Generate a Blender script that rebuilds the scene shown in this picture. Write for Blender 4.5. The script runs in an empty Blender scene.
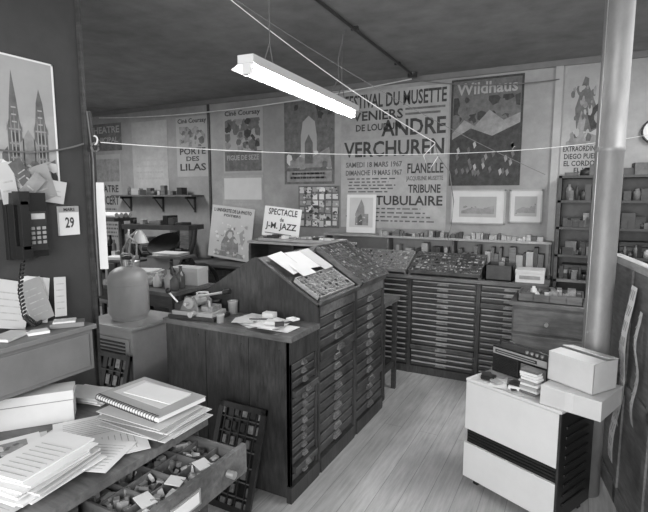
import bpy, math, random
from mathutils import Matrix, Vector, Euler
rnd=random.Random(7)
scene=bpy.context.scene
scene.view_settings.view_transform='Standard'
scene.view_settings.look='None'
pi=math.pi
# ------------------------------------------------------------ materials
MATS={}
def mat(name,v,rough=.6,kind='noise',amt=.25,scale=6.,metal=0.,emit=0.,bump=0.,stretch=(1,1,1)):
    if name in MATS: return MATS[name]
    m=bpy.data.materials.new(name); m.use_nodes=True
    nt=m.node_tree; N=nt.nodes; L=nt.links
    bs=N['Principled BSDF']
    bs.inputs['Roughness'].default_value=rough
    bs.inputs['Metallic'].default_value=metal
    tc=N.new('ShaderNodeTexCoord'); mp=N.new('ShaderNodeMapping')
    mp.inputs['Scale'].default_value=stretch
    L.new(tc.outputs['Object'],mp.inputs['Vector'])
    ns=N.new('ShaderNodeTexNoise'); ns.inputs['Scale'].default_value=scale
    ns.inputs['Detail'].default_value=8; ns.inputs['Roughness'].default_value=.65
    L.new(mp.outputs[0],ns.inputs['Vector'])
    cr=N.new('ShaderNodeValToRGB')
    lo=v*(1-amt); hi=min(v*(1+amt),.95)
    cr.color_ramp.elements[0].position=.3; cr.color_ramp.elements[0].color=(lo,lo,lo,1)
    cr.color_ramp.elements[1].position=.7; cr.color_ramp.elements[1].color=(hi,hi,hi,1)
    L.new(ns.outputs['Fac'],cr.inputs['Fac'])
    last=cr.outputs['Color']
    def mult(last,col):
        mx=N.new('ShaderNodeMixRGB'); mx.blend_type='MULTIPLY'; mx.inputs[0].default_value=1
        L.new(last,mx.inputs[1]); L.new(col,mx.inputs[2]); return mx.outputs[0]
    if kind=='planks':
        mp2=N.new('ShaderNodeMapping'); mp2.inputs['Rotation'].default_value=(0,0,pi/2)
        L.new(tc.outputs['Object'],mp2.inputs['Vector'])
        bk=N.new('ShaderNodeTexBrick'); bk.inputs['Scale'].default_value=1
        bk.inputs['Brick Width'].default_value=3.2; bk.inputs['Row Height'].default_value=.13
        bk.inputs['Mortar Size'].default_value=.002; bk.inputs['Mortar Smooth'].default_value=.5
        bk.inputs['Color1'].default_value=(1,1,1,1); bk.inputs['Color2'].default_value=(.88,.88,.88,1)
        bk.inputs['Mortar'].default_value=(.5,.5,.5,1)
        L.new(mp2.outputs[0],bk.inputs['Vector'])
        last=mult(last,bk.outputs['Color'])
    if kind in('stain','planks','worn'):
        n2=N.new('ShaderNodeTexNoise'); n2.inputs['Scale'].default_value={'stain':.9,'planks':1.6,'worn':4.}[kind]; n2.inputs['Detail'].default_value=6
        L.new(tc.outputs['Object'],n2.inputs['Vector'])
        c2=N.new('ShaderNodeValToRGB'); c2.color_ramp.elements[0].position=.35; q={'stain':.7,'planks':.75,'worn':.5}[kind]; c2.color_ramp.elements[0].color=(q,q,q,1)
        c2.color_ramp.elements[1].position=.62; c2.color_ramp.elements[1].color=(1.,1.,1.,1)
        L.new(n2.outputs['Fac'],c2.inputs['Fac'])
        last=mult(last,c2.outputs['Color'])
    L.new(last,bs.inputs['Base Color'])
    if bump:
        bp=N.new('ShaderNodeBump'); bp.inputs['Strength'].default_value=bump; bp.inputs['Distance'].default_value=.004
        L.new(ns.outputs['Fac'],bp.inputs['Height']); L.new(bp.outputs[0],bs.inputs['Normal'])
    if emit:
        bs.inputs['Emission Color'].default_value=(1,1,1,1); bs.inputs['Emission Strength'].default_value=emit
    MATS[name]=m; return m
WALL=mat('plaster_wall',.37,.8,'stain',.14,7,bump=.2)
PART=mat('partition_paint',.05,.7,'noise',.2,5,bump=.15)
CEIL=mat('ceiling_paint',.25,.85,'stain',.2,5,bump=.3)
FLOOR=mat('floor_planks',.50,.6,'planks',.22,5,stretch=(9,.7,1),bump=.1)
WOODD=mat('wood_dark',.045,.5,'noise',.45,7,stretch=(1,1,6))
WOODH=mat('wood_dark_h',.055,.42,'worn',.5,9,stretch=(6,6,1),bump=.2)
WOODF=mat('wood_drawer_front',.075,.42,'worn',.5,11,stretch=(1,1,6))
WOODM=mat('wood_mid',.16,.55,'worn',.38,8,stretch=(1,6,6))
WOODL=mat('wood_light',.34,.55,'noise',.3,8,stretch=(1,5,5))
GAP=mat('dark_gap',.008,.9)
PAPER=mat('paper_white',.78,.8,'noise',.04,4)
PAPER2=mat('paper_cream',.6,.8,'noise',.08,4)
PAPER3=mat('paper_grey',.37,.8,'noise',.12,3)
PAPER4=mat('paper_aged',.44,.8,'stain',.14,9)
INK=mat('ink_black',.045,.7,'noise',.5,20)
INKG=mat('ink_grey',.13,.7,'noise',.4,15)
INKL=mat('ink_light',.26,.7,'noise',.35,12)
TYPED=mat('typed_text',.45,.8,'noise',.3,60)
BLACK=mat('black_plastic',.014,.3,'noise',.1)
DGREY=mat('dark_metal',.05,.4,'noise',.3,12,metal=.4)
GREYM=mat('grey_paint_metal',.17,.45,'noise',.12,8)
LGREY=mat('light_grey_paint',.36,.4,'noise',.12,8)
ENAM=mat('white_enamel',.70,.3,'noise',.04,6)
STEEL=mat('bright_steel',.55,.35,'noise',.2,14,metal=.8)
PULL=mat('drawer_pull',.30,.4,'worn',.4,30,metal=.4)
GALV=mat('galvanised_pipe',.27,.5,'noise',.2,9,metal=.35,stretch=(1,1,.4))
LEAD=mat('lead_type',.3,.4,'noise',.5,40,metal=.3)
CARD=mat('white_cardboard',.58,.7,'noise',.06,6)
GAS=mat('gas_bottle_paint',.38,.4,'noise',.1,6)
TUBE=mat('fluorescent_tube',.9,.4,emit=40.)
CABLE=mat('cable_white',.7,.6)
CABLEG=mat('cable_grey',.15,.6)
GLASS=mat('bottle_glass',.1,.1,'noise',.1)
# ------------------------------------------------------------ mesh builder
_txt={}
def text_geo(s):
    if s in _txt: return _txt[s]
    c=bpy.data.curves.new('tmp','FONT'); c.body=s; c.size=1; c.offset=.022; c.resolution_u=2; c.align_x='CENTER'
    o=bpy.data.objects.new('tmp',c); bpy.context.collection.objects.link(o)
    dg=bpy.context.evaluated_depsgraph_get(); me=bpy.data.meshes.new_from_object(o.evaluated_get(dg))
    vs=[v.co.copy() for v in me.vertices]; fs=[tuple(p.vertices) for p in me.polygons]
    x0=min(v.x for v in vs);x1=max(v.x for v in vs);y0=min(v.y for v in vs);y1=max(v.y for v in vs)
    vs=[((v.x-x0)/(x1-x0),(v.y-y0)/(y1-y0)) for v in vs]
    bpy.data.objects.remove(o); bpy.data.meshes.remove(me); bpy.data.curves.remove(c)
    _txt[s]=(vs,fs); return _txt[s]
class B:
    def __init__(s,name,loc=(0,0,0),rz=0.):
        s.n=name;s.loc=loc;s.rz=rz;s.v=[];s.f=[];s.mi=[];s.sm=[];s.m=[];s.M=None
    def add(s,vs,fs,m,smooth=False,M=None):
        if m not in s.m: s.m.append(m)
        k=s.m.index(m);o=len(s.v)
        for v in vs:
            v=Vector(v)
            if M is not None: v=M@v
            if s.M is not None: v=s.M@v
            s.v.append(v)
        for f in fs: s.f.append(tuple(i+o for i in f)); s.mi.append(k); s.sm.append(smooth)
    def box(s,x0,x1,y0,y1,z0,z1,m,M=None):
        vs=[(x0,y0,z0),(x1,y0,z0),(x1,y1,z0),(x0,y1,z0),(x0,y0,z1),(x1,y0,z1),(x1,y1,z1),(x0,y1,z1)]
        s.add(vs,[(0,3,2,1),(4,5,6,7),(0,1,5,4),(1,2,6,5),(2,3,7,6),(3,0,4,7)],m,False,M)
    def ob(s,c,size,rot,m):
        M=Matrix.Translation(c)@Euler(rot).to_matrix().to_4x4()
        a,b,d=[q/2 for q in size]; s.box(-a,a,-b,b,-d,d,m,M)
    def cyl(s,p0,p1,r,m,n=16,r2=None,cap=True,smooth=True):
        p0=Vector(p0);p1=Vector(p1);r2=r if r2 is None else r2
        q=(p1-p0).to_track_quat('Z','Y')
        vs=[]
        for p,rr in((p0,r),(p1,r2)):
            for i in range(n):
                a=2*pi*i/n; vs.append(p+q@Vector((rr*math.cos(a),rr*math.sin(a),0)))
        s.add(vs,[(i,(i+1)%n,n+(i+1)%n,n+i) for i in range(n)],m,smooth)
        if cap: s.add(vs,[tuple(range(n-1,-1,-1)),tuple(range(n,2*n))],m)
    def lathe(s,c,prof,m,n=24,M=None):
        vs=[]
        for r,z in prof:
            for i in range(n):
                a=2*pi*i/n; vs.append((c[0]+r*math.cos(a),c[1]+r*math.sin(a),c[2]+z))
        fs=[]
        for k in range(len(prof)-1):
            for i in range(n):
                j=(i+1)%n; fs.append((k*n+i,k*n+j,(k+1)*n+j,(k+1)*n+i))
        s.add(vs,fs,m,True,M)
    def tube(s,pts,r,m,n=8,closed=False):
        pts=[Vector(p) for p in pts]; vs=[];N=len(pts)
        for i,p in enumerate(pts):
            if closed: t=pts[(i+1)%N]-pts[i-1]
            else: t=pts[min(i+1,N-1)]-pts[max(i-1,0)]
            q=t.to_track_quat('Z','Y')
            for k in range(n):
                a=2*pi*k/n; vs.append(p+q@Vector((r*math.cos(a),r*math.sin(a),0)))
        fs=[]
        for i in range(N if closed else N-1):
            i2=(i+1)%N
            for k in range(n): fs.append((i*n+k,i*n+(k+1)%n,i2*n+(k+1)%n,i2*n+k))
        s.add(vs,fs,m,True)
    def ring(s,c,R,r,m,axis='z',n=28):
        pts=[]
        for i in range(n):
            a=2*pi*i/n;u=R*math.cos(a);w=R*math.sin(a)
            pts.append({'z':(c[0]+u,c[1]+w,c[2]),'x':(c[0],c[1]+u,c[2]+w),'y':(c[0]+u,c[1],c[2]+w)}[axis])
        s.tube(pts,r,m,8,True)
    def prism_y(s,poly,y0,y1,m,M=None):   # poly in (x,z)
        n=len(poly); vs=[(x,y0,z) for x,z in poly]+[(x,y1,z) for x,z in poly]
        fs=[tuple(range(n)),tuple(range(2*n-1,n-1,-1))]+[(i,n+i,n+(i+1)%n,(i+1)%n) for i in range(n)]
        s.add(vs,fs,m,False,M)
    def text(s,t,x0,x1,z0,z1,y,m):        # front facing -Y
        vs,fs=text_geo(t); s.add([(x0+u*(x1-x0),y,z0+w*(z1-z0)) for u,w in vs],fs,m)
    def done(s,bevel=0,rot=None,parent=None):
        me=bpy.data.meshes.new(s.n); me.from_pydata([tuple(v) for v in s.v],[],s.f)
        for m in s.m: me.materials.append(m)
        me.polygons.foreach_set('material_index',s.mi); me.polygons.foreach_set('use_smooth',s.sm); me.update()
        o=bpy.data.objects.new(s.n,me); o.location=s.loc; o.rotation_euler=rot if rot else (0,0,s.rz)
        bpy.context.collection.objects.link(o)
        if bevel:
            b=o.modifiers.new('bev','BEVEL'); b.width=bevel; b.segments=2; b.limit_method='ANGLE'; b.angle_limit=.9
        if parent is not None:
            bpy.context.view_layer.update(); o.parent=parent; o.matrix_parent_inverse=parent.matrix_world.inverted()
        return o
def U(a,b): return rnd.uniform(a,b)
# ------------------------------------------------------------ shared parts
def case_tray(b,x0,x1,y0,y1,z,h=.035,nx=8,ny=5,wood=WOODM,fill=True,M=None,mats=None):
    t=.008
    b.box(x0,x1,y0,y1,z,z+.006,wood,M)
    for q in((x0,x0+t,y0,y1),(x1-t,x1,y0,y1),(x0,x1,y0,y0+t),(x0,x1,y1-t,y1)): b.box(*q,z,z+h,wood,M)
    dx=(x1-x0)/nx;dy=(y1-y0)/ny
    for i in range(1,nx): b.box(x0+i*dx-.002,x0+i*dx+.002,y0,y1,z,z+h*.85,wood,M)
    for i in range(1,ny): b.box(x0,x1,y0+i*dy-.002,y0+i*dy+.002,z,z+h*.85,wood,M)
    if fill:
        mats=mats or [LEAD,LEAD,DGREY,LGREY,WOODL]
        for i in range(nx):
            for j in range(ny):
                if rnd.random()<.85:
                    k=rnd.randint(1,3)
                    for q in range(k):
                        w=dx*.85/k
                        b.box(x0+i*dx+.006+q*w,x0+i*dx+.006+q*w+w*U(.5,.9),y0+j*dy+.006,y0+(j+U(.5,.93))*dy,z+.004,z+h*U(.3,.85),rnd.choice(mats),M)
def clutter(b,x0,x1,y0,y1,z,n,hmax=.1,mats=None,wmax=.1):
    mats=mats or [DGREY,LEAD,PAPER2,GREYM,WOODM,CARD,BLACK,LGREY]
    for i in range(n):
        w=min(U(.3,1)*wmax,(x1-x0)); d=U(.4,.9)*(y1-y0); x=x0+(x1-x0-w)*(i+U(0,.6))/max(n,1); 
        y=U(y0,y1-d) ; h=U(.25,1)*hmax; m=rnd.choice(mats); k=rnd.random()
        if k<.62: b.ob((x+w/2,y+d/2,z+h/2),(w*.9,d*.8,h),(0,0,U(-.25,.25)),m)
        else:
            r=min(w,d)*.42; b.lathe((x+w/2,y+d/2,z),[(0,0),(r,0),(r,h*.75),(r*.5,h*.85),(r*.5,h),(0,h)],m,14)
def drawers(b,axis,face,a0,a1,z0,z1,n,pull=PULL,front=WOODF,jit=.006,w=.04,label=True):
    p=(z1-z0)/n
    def bx(a,c,d0,d1,zz0,zz1,m):
        if axis=='x': b.box(face+d0,face+d1,a,c,zz0,zz1,m)
        else: b.box(a,c,face-d1,face-d0,zz0,zz1,m)
    for i in range(n):
        zc=z0+i*p; j=U(0,jit)+(.02 if rnd.random()<.08 else 0)
        bx(a0+.004,a1-.004,-.02,.004+j,zc+.006,zc+p-.006,front)
        bx(a0+.004,a1-.004,.004+j,.0055+j,zc+p-.012,zc+p-.006,WOODM)
        am=(a0+a1)/2
        if w:
            for k,(f0,f1,ww) in enumerate(((.62,.78,.7),(.42,.62,.95),(.26,.42,1.0))):
                bx(am-w*ww,am+w*ww,.004+j,.010+j+.005*k,zc+p*f0,zc+p*f1,pull)
            if label and rnd.random()<.5: bx(am-w*.6,am+w*.6,.010+j,.0112+j,zc+p*.64,zc+p*.76,PAPER3)
# ------------------------------------------------------------ room
CZ=2.78
def slab(name,x0,x1,y0,y1,z0,z1,m):
    b=B(name); b.box(x0,x1,y0,y1,z0,z1,m); return b.done()
slab('floor',-6.9,1.8,-1.6,4.9,-.1,0,FLOOR)
slab('ceiling',-6.9,1.8,-1.6,4.9,CZ,CZ+.1,CEIL)
slab('wall_back',-6.9,1.8,4.8,4.9,0,CZ,WALL)
slab('wall_left',-6.9,-6.8,-1.6,4.8,0,CZ,WALL)
slab('wall_right',1.7,1.8,-1.6,4.8,0,CZ,WALL)
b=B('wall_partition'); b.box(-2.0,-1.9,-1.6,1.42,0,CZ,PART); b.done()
slab('trim_1',-.25,-.19,4.775,4.8,.0,2.74,LGREY)
slab('trim_2',-4.10,-4.07,4.785,4.8,.0,CZ,WOODD)
slab('trim_3',-1.905,-1.885,1.42,1.435,0,CZ,WOODD)
slab('trim_4',-6.8,1.7,4.77,4.8,CZ-.05,CZ,GREYM)
slab('baseboard_back',-6.8,1.7,4.78,4.8,0,.12,WOODM)
b=B('ceiling_conduit'); b.tube([(-1.30,.3,CZ-.02),(-1.41,2.45,CZ-.02),(-1.47,4.64,CZ-.02)],.011,DGREY)
for y in(1.2,2.2,3.2,4.2): b.ob((-1.35-(y-1.2)*.04,y,CZ-.012),(.05,.02,.024),(0,0,0),DGREY)
b.lathe((-1.47,4.62,CZ-.04),[(0,0),(.045,0),(.045,.04)],DGREY,16)
b.done()
# ------------------------------------------------------------ type cabinet (low) and racks
X0,X1=-2.15,-1.29
b=B('type_cabinet')
b.box(X0,X1-.02,2.11,2.395,.06,.89,WOODD)
b.box(X0+.02,X1-.02,2.13,2.395,0,.06,WOODD)
b.box(X0-.02,X1+.015,2.085,2.40,.89,.92,WOODM)
b.box(X0,X1-.0,2.09,2.11,.02,.89,WOODH)
for x in(X0+.3,X0+.6): b.box(x,x+.003,2.0885,2.09,.05,.88,GAP)
for x,z in((-2.1,.84),(-1.9,.85),(-1.6,.84),(-1.35,.84),(-1.34,.12),(-2.05,.1)): b.cyl((x,2.09,z),(x,2.087,z),.005,DGREY,8)
b.box(X1-.02,X1,2.09,2.115,.02,.89,WOODH); b.box(X1-.02,X1,2.375,2.395,.02,.89,WOODH)
b.box(X1-.02,X1+.002,2.09,2.395,.77,.89,WOODH); b.box(X1-.02,X1+.012,2.08,2.395,0,.09,WOODH)
drawers(b,'x',X1-.015,2.117,2.373,.10,.765,14,jit=.012,w=.022,label=False)
b.done(.002)
def rack(name,y0,y1,n,pk=1.25,ev=1.0):
    b=B(name)
    prof=[(X0,.06),(X1-.02,.06),(X1-.02,ev),(-1.71,pk),(X0,ev)]
    b.prism_y(prof,y0+.02,y1-.02,WOODD)
    e=[(X0-.005,.0),(X1+.005,.0),(X1+.005,ev+.01),(-1.70,pk+.02),(-1.73,pk+.02),(X0-.005,ev+.01)]
    b.prism_y(e,y0,y0+.022,WOODH); b.prism_y(e,y1-.022,y1,WOODH)
    b.box(X1-.02,X1+.012,y0+.022,y1-.022,0,.09,WOODH)
    b.box(X1-.02,X1+.004,y0+.022,y1-.022,ev-.05,ev+.012,WOODM)
    drawers(b,'x',X1-.015,y0+.024,y1-.024,.10,ev-.055,n,jit=.014,w=.045)
    L=math.hypot(pk-ev,X1+1.71); ang=math.atan2(pk-ev,X1+1.71)
    M=Matrix.Translation((X1+.01,y0,ev+.012))@Matrix.Rotation(ang,4,'Y')@Matrix.Rotation(pi,4,'Z')
    b.box(0,L,-(y1-y0),0,0,.012,WOODM,M)
    b.box(0,.015,-(y1-y0),0,0,.04,WOODM,M)
    return b,M,L
b,M,L=rack('type_rack',2.40,2.93,13)
case_tray(b,.03,.23,-.51,-.02,.013,.03,6,10,WOODL,True,M,[LEAD,LGREY,PAPER3,WOODL,DGREY])
for k,(u,v,r,w,h) in enumerate([(.36,-.12,.1,.2,.18),(.35,-.30,-.06,.18,.2),(.33,-.44,.05,.22,.13),(.27,-.17,.02,.12,.16)]):
    MM=M@Matrix.Translation((u,v,.046+.0025*k))@Matrix.Rotation(r,4,'Z'); b.box(-w/2,w/2,-h/2,h/2,0,.0015,PAPER if k!=2 else PAPER2,MM)
b.done(.002)
b,M,L=rack('type_rack',2.93,3.46,13)
b.prism_y([(-1.60,1.19),(-1.285,1.02),(-1.275,1.04),(-1.60,1.255),(-1.63,1.255),(-1.63,1.19)],2.95,3.44,WOODH)
M2=Matrix.Translation((-1.265,2.95,1.03))@Matrix.Rotation(math.radians(33.5),4,'Y')@Matrix.Rotation(pi,4,'Z')
case_tray(b,0,.42,-.49,0,.004,.04,10,12,WOODM,True,M2,[LEAD,LGREY,WOODL,DGREY,LEAD])
b.done(.002)
b=B('paper_sheet_pile',(0,0,.921))
for i in range(11):
    b.ob((-1.54+U(-.13,.13),2.22+U(-.06,.07),.002+i*.0022),(U(.12,.2),U(.1,.15),.002),(0,0,U(-.5,.5)),rnd.choice([PAPER,PAPER,PAPER2]))
b.ob((-1.45,2.19,.035),(.09,.06,.018),(0,0,.2),CARD); b.ob((-1.40,2.31,.031),(.06,.05,.01),(0,0,-.3),PAPER); b.cyl((-1.62,2.2,.03),(-1.5,2.26,.03),.004,BLACK,6)
b.ob((-1.40,2.17,.035),(.05,.03,.02),(0,0,.6),DGREY); b.ob((-1.55,2.3,.04),(.07,.05,.03),(0,0,.1),PAPER2)
b.done()
b=B('hand_proof_press',(-2.0,2.21,.921),.12)
b.box(-.15,.17,-.10,.08,0,.02,DGREY); b.box(-.13,.15,-.085,.065,.02,.045,LGREY)
b.box(-.12,-.02,-.07,.06,.045,.085,DGREY); b.box(.05,.13,-.05,.05,.045,.075,LEAD)
for y in(-.075,.055): b.prism_y([(-.08,.045),(.05,.045),(.02,.13),(-.04,.13)],y,y+.015,GREYM)
b.cyl((-.01,-.085,.095),(-.01,.085,.095),.033,LGREY,20)
b.cyl((-.01,-.12,.095),(-.01,.11,.095),.01,STEEL,10)
b.cyl((0,.0,.12),(.20,-.02,.165),.008,STEEL,10); b.cyl((.19,-.019,.163),(.235,-.024,.172),.016,BLACK,12)
b.cyl((-.12,-.04,.085),(-.17,-.06,.15),.007,STEEL,8); b.lathe((-.17,-.06,.155),[(0,-.018),(.014,-.012),(.018,0),(.014,.012),(0,.018)],BLACK,12)
b.cyl((.10,-.03,.07),(.10,-.03,.11),.012,STEEL,10); b.cyl((.03,-.09,.04),(.03,-.13,.04),.018,STEEL,12)
b.done(.003)
b=B('coffee_mug',(-2.10,2.36,.921))
b.lathe((0,0,0),[(0,0),(.036,0),(.04,.11),(.036,.11),(.032,.01),(0,.01)],ENAM,20); b.ring((.047,0,.055),.025,.005,ENAM,'y',16); b.done()
b=B('ink_can',(-1.86,2.36,.921)); b.lathe((0,0,0),[(0,0),(.03,0),(.03,.07),(.032,.072),(.032,.08),(.027,.08),(.027,.076),(0,.076)],LGREY,20); b.done()
b=B('ink_can',(-2.0,2.365,.921)); b.lathe((0,0,0),[(0,0),(.03,0),(.03,.06),(.032,.062),(.032,.07),(0,.07)],DGREY,20); b.done()
b=B('ink_can',(-1.785,2.15,.921)); b.lathe((0,0,0),[(0,0),(.022,0),(.022,.04),(.024,.042),(.024,.05),(0,.05)],PAPER3,20); b.done()
# ------------------------------------------------------------ stand behind the racks
b=B('work_stand')
b.box(-2.62,-1.30,3.52,3.88,.77,.80,WOODM)
for x in(-2.58,-1.35):
    for y in(3.55,3.83): b.box(x,x+.035,y,y+.035,0,.77,WOODD)
b.box(-2.58,-1.32,3.56,3.58,.68,.77,WOODD); b.box(-2.58,-1.32,3.83,3.85,.2,.25,WOODD); b.box(-1.345,-1.325,3.56,3.86,.2,.25,WOODD)
b.box(-2.60,-1.68,3.52,3.84,1.22,1.24,WOODL)
for x in(-2.59,-2.15,-1.70): b.box(x,x+.02,3.53,3.83,.80,1.22,WOODD)
b.box(-2.60,-1.68,3.81,3.83,.8,1.22,WOODD)
case_tray(b,-2.5,-1.72,3.53,3.66,1.241,.03,12,3,WOODL,True,None,[LEAD,PAPER2,LGREY,PAPER3,DGREY]); clutter(b,-2.0,-1.72,3.68,3.80,1.241,6,.08,[LEAD,PAPER,LGREY,PAPER3],.08)
clutter(b,-2.48,-1.75,3.54,3.65,1.27,16,.035,[LEAD,PAPER,DGREY,LGREY,PAPER2],.07)
b.done(.001)
def draw(b,it,x0,x1,z0,z1,y):
    W=x1-x0;Hh=z1-z0
    if it[0]=='t':
        _,s,u0,v0,u1,v1,m=it; b.text(s,x0+u0*W,x0+u1*W,z1-v1*Hh,z1-v0*Hh,y-.0016,m)
    elif it[0]=='r':
        _,u0,v0,u1,v1,m=it[:6]; e=it[6] if len(it)>6 else 0; b.box(x0+u0*W,x0+u1*W,y-.0003-e,y,z1-v1*Hh,z1-v0*Hh,m)
    elif it[0]=='p':
        _,pts,m=it[:3]; yy=y-.0004-(it[3] if len(it)>3 else 0)
        b.add([(x0+u*W,yy,z1-v*Hh) for u,v in pts],[tuple(range(len(pts)))],m)
def easel_card(name,loc,w,h,rz,tilt,items,m=PAPER,roll=0):
    b=B(name,loc); b.box(-w/2,w/2,0,.004,0,h,m)
    for it in items: draw(b,it,-w/2,w/2,0,h,-.0005)
    return b.done(rot=(-tilt,roll,rz))
def poster(name,x0,x1,z0,z1,m,items,wall='back',tilt=0):
    w=x1-x0;h=z1-z0
    if wall=='back': b=B(name,((x0+x1)/2,4.798,(z0+z1)/2))
    else: b=B(name,(-1.898,(x0+x1)/2,(z0+z1)/2))
    b.box(-w/2,w/2,-.002,0,-h/2,h/2,m)
    for it in items: draw(b,it,-w/2,w/2,-h/2,h/2,-.0022)
    if wall=='back': return b.done(rot=(0,tilt,0))
    return b.done(rot=(0,tilt,pi/2))
def lines(u0,u1,v0,v1,n,m=INKG,fill=.45):
    out=[];p=(v1-v0)/n
    for i in range(n):
        a=u0+U(0,.08)*(u1-u0); c=u1-U(0,.2)*(u1-u0); x=a
        while x<c:
            w=U(.02,.09); out.append(('r',x,v0+i*p,min(x+w,c),v0+(i+fill)*p,m)); x+=w+.018
    return out
def halftone(u0,v0,u1,v1,n,mats=None,rs=1.):
    mats=mats or [INKG,INKL,PAPER3,INK]; out=[]
    for i in range(n):
        cu=U(u0,u1);cv=U(v0,v1);r=U(.05,.16)*(u1-u0)*rs;k=rnd.randint(6,9);ph=U(0,6)
        pts=[(min(u1,max(u0,cu+r*U(.6,1.2)*math.cos(ph+2*pi*j/k))),min(v1,max(v0,cv+r*U(.6,1.2)*.8*math.sin(ph+2*pi*j/k)))) for j in range(k)]
        out.append(('p',pts,rnd.choice(mats),i*.00004))
    return out
# ------------------------------------------------------------ posters on back wall
poster('theatre_poster',-6.31,-5.62,2.25,2.62,INKG,[('t','THEATRE',.06,.1,.95,.35,PAPER3),('t','MUNICIPAL',.06,.5,.9,.7,PAPER3)])
poster('theatre_poster',-6.33,-5.66,.95,2.2,PAPER3,[('r',.05,.05,.95,.3,INKL),('t','THEATRE',.1,.34,.9,.42,INK),('t','CONCERT',.1,.46,.9,.56,INK)]+lines(.1,.9,.6,.95,8,INKG))
poster('plain_poster',-5.42,-4.78,1.70,2.60,PAPER4,lines(.1,.9,.1,.9,9,PAPER3,.3))
poster('music_poster',-4.62,-4.09,1.87,2.61,PAPER3,[('t','Ciné Coursay',.06,.03,.94,.13,INK),('t','PORTE',.1,.52,.9,.63,INK),('t','DES',.3,.66,.7,.74,INK),('t','LILAS',.1,.78,.9,.9,INK)]+halftone(.1,.16,.9,.5,40,[INKL,INKL,INKG],.8))
poster('music_poster',-3.87,-3.29,1.90,2.65,PAPER3,[('t','Ciné Coursay',.06,.03,.94,.13,INK),('r',.04,.66,.96,.97,INKG),('t','FIGUE DE SEZE',.1,.72,.9,.8,PAPER3)]+halftone(.06,.16,.94,.66,60,[INKL,INKG,INKG,INK],.8))
poster('plain_poster',-3.90,-3.29,1.30,1.87,PAPER4,[('r',.05,.05,.95,.5,PAPER2)]+lines(.1,.9,.55,.9,5,PAPER3))
poster('exhibition_poster',-3.00,-2.37,1.76,2.66,INKG,halftone(.04,.04,.96,.45,16,[INKG,INKG,INK])+[('p',[(.34,.75),(.34,.42),(.38,.25),(.5,.18),(.62,.25),(.66,.42),(.66,.75)],PAPER3,.0007),
  ('p',[(.42,.75),(.42,.5),(.5,.4),(.58,.5),(.58,.75)],INKG,.001),('p',[(.05,.8),(.3,.66),(.5,.7),(.9,.56),(.95,.8)],INKL,.0008),('r',.05,.84,.95,.97,INKL)]+lines(.1,.9,.86,.96,2,INK)+halftone(.05,.6,.95,.82,26,[PAPER3,INKL,INKG,PAPER2],.6))
its=[]
for i in range(6):
    for j in range(6): its.append(('r',.03+i*.162,.03+j*.16,.03+i*.162+U(.1,.15),.03+j*.16+U(.1,.15),rnd.choice([PAPER2,PAPER2,PAPER3,INKL,PAPER,PAPER3])))
its+=halftone(.03,.03,.97,.97,90,[INKG,INKL,PAPER2,INK],.4)
poster('photo_collage',-2.82,-2.31,1.28,1.74,INKG,its)
poster('festival_poster',-2.29,-1.16,1.30,2.69,PAPER4,[
 ('t','FESTIVAL DU MUSETTE',.04,.02,.98,.12,INK),('t','VENIERS',.12,.14,.6,.21,INK),('t','DE LOUDUN',.15,.235,.58,.285,INK),
 ('t','ANDRE',.40,.215,.98,.33,INK),('r',.62,.14,.97,.155,INKG),('r',.62,.175,.93,.19,INKG),
 ('r',.03,.345,.98,.49,PAPER3),('t','VERCHUREN',.03,.36,.97,.475,INK),
 ('t','SAMEDI 18 MARS 1967',.05,.51,.6,.55,INKG),('t','DIMANCHE 19 MARS 1967',.05,.57,.6,.61,INKG),
 ('t','FLANELLE',.65,.53,.97,.6,INK),('t','JACQUELINE MUSETTE',.64,.62,.97,.66,INKG),('t','TRIBUNE',.66,.68,.95,.74,INK),('t','TUBULAIRE',.35,.76,.97,.83,INK)]
 +lines(.05,.55,.63,.75,5,INKG,.4)+lines(.05,.95,.85,.97,4,INKG,.35))
its=[('r',.03,.02,.97,.98,INKG),('t','Wildhaus',.08,.04,.92,.15,PAPER3)]
its+=halftone(.04,.17,.96,.5,60,[INKG,INKG,INK],.6)+[('p',[(.03,.50),(.2,.38),(.35,.44),(.55,.3),(.75,.4),(.97,.34),(.97,.6),(.03,.6)],INKL,.003)]
its=[i for i in its]+[('p',[(.03,.56),(.3,.46),(.6,.54),(.97,.43),(.97,.98),(.03,.98)],INK,.0034)]
its+=[('p',[(u+a,v+b2) for a,b2 in((0,0),(.03,-.02),(.05,.02),(.02,.05))],rnd.choice([INKL,INKG,INKG,PAPER3]),.0038) for u,v in[(U(.08,.88),U(.6,.88)) for _ in range(26)]]
poster('travel_poster',-1.14,-.50,1.73,2.71,INK,its)
def framed(name,x0,x1,z0,z1):
    b=B(name,((x0+x1)/2,4.798,(z0+z1)/2)); w=(x1-x0)/2;h=(z1-z0)/2
    b.box(-w,w,-.01,0,-h,h,PAPER2)
    for q in((-w,-w+.012,-h,h),(w-.012,w,-h,h),(-w,w,-h,-h+.012),(-w,w,h-.012,h)): b.box(q[0],q[1],-.018,-.01,q[2],q[3],LGREY)
    for it in [('r',.16,.2,.84,.8,PAPER3),('p',[(.2,.62),(.4,.52),(.6,.55),(.8,.45),(.8,.7),(.2,.7)],INKL,.0005)]+halftone(.2,.4,.8,.75,14,[INKL,PAPER3,INKG],.4): draw(b,it,-w,w,-h,h,-.0105)
    b.done()
framed('framed_print',-1.11,-.61,1.37,1.69); framed('framed_print',-.575,-.30,1.39,1.69)
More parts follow.
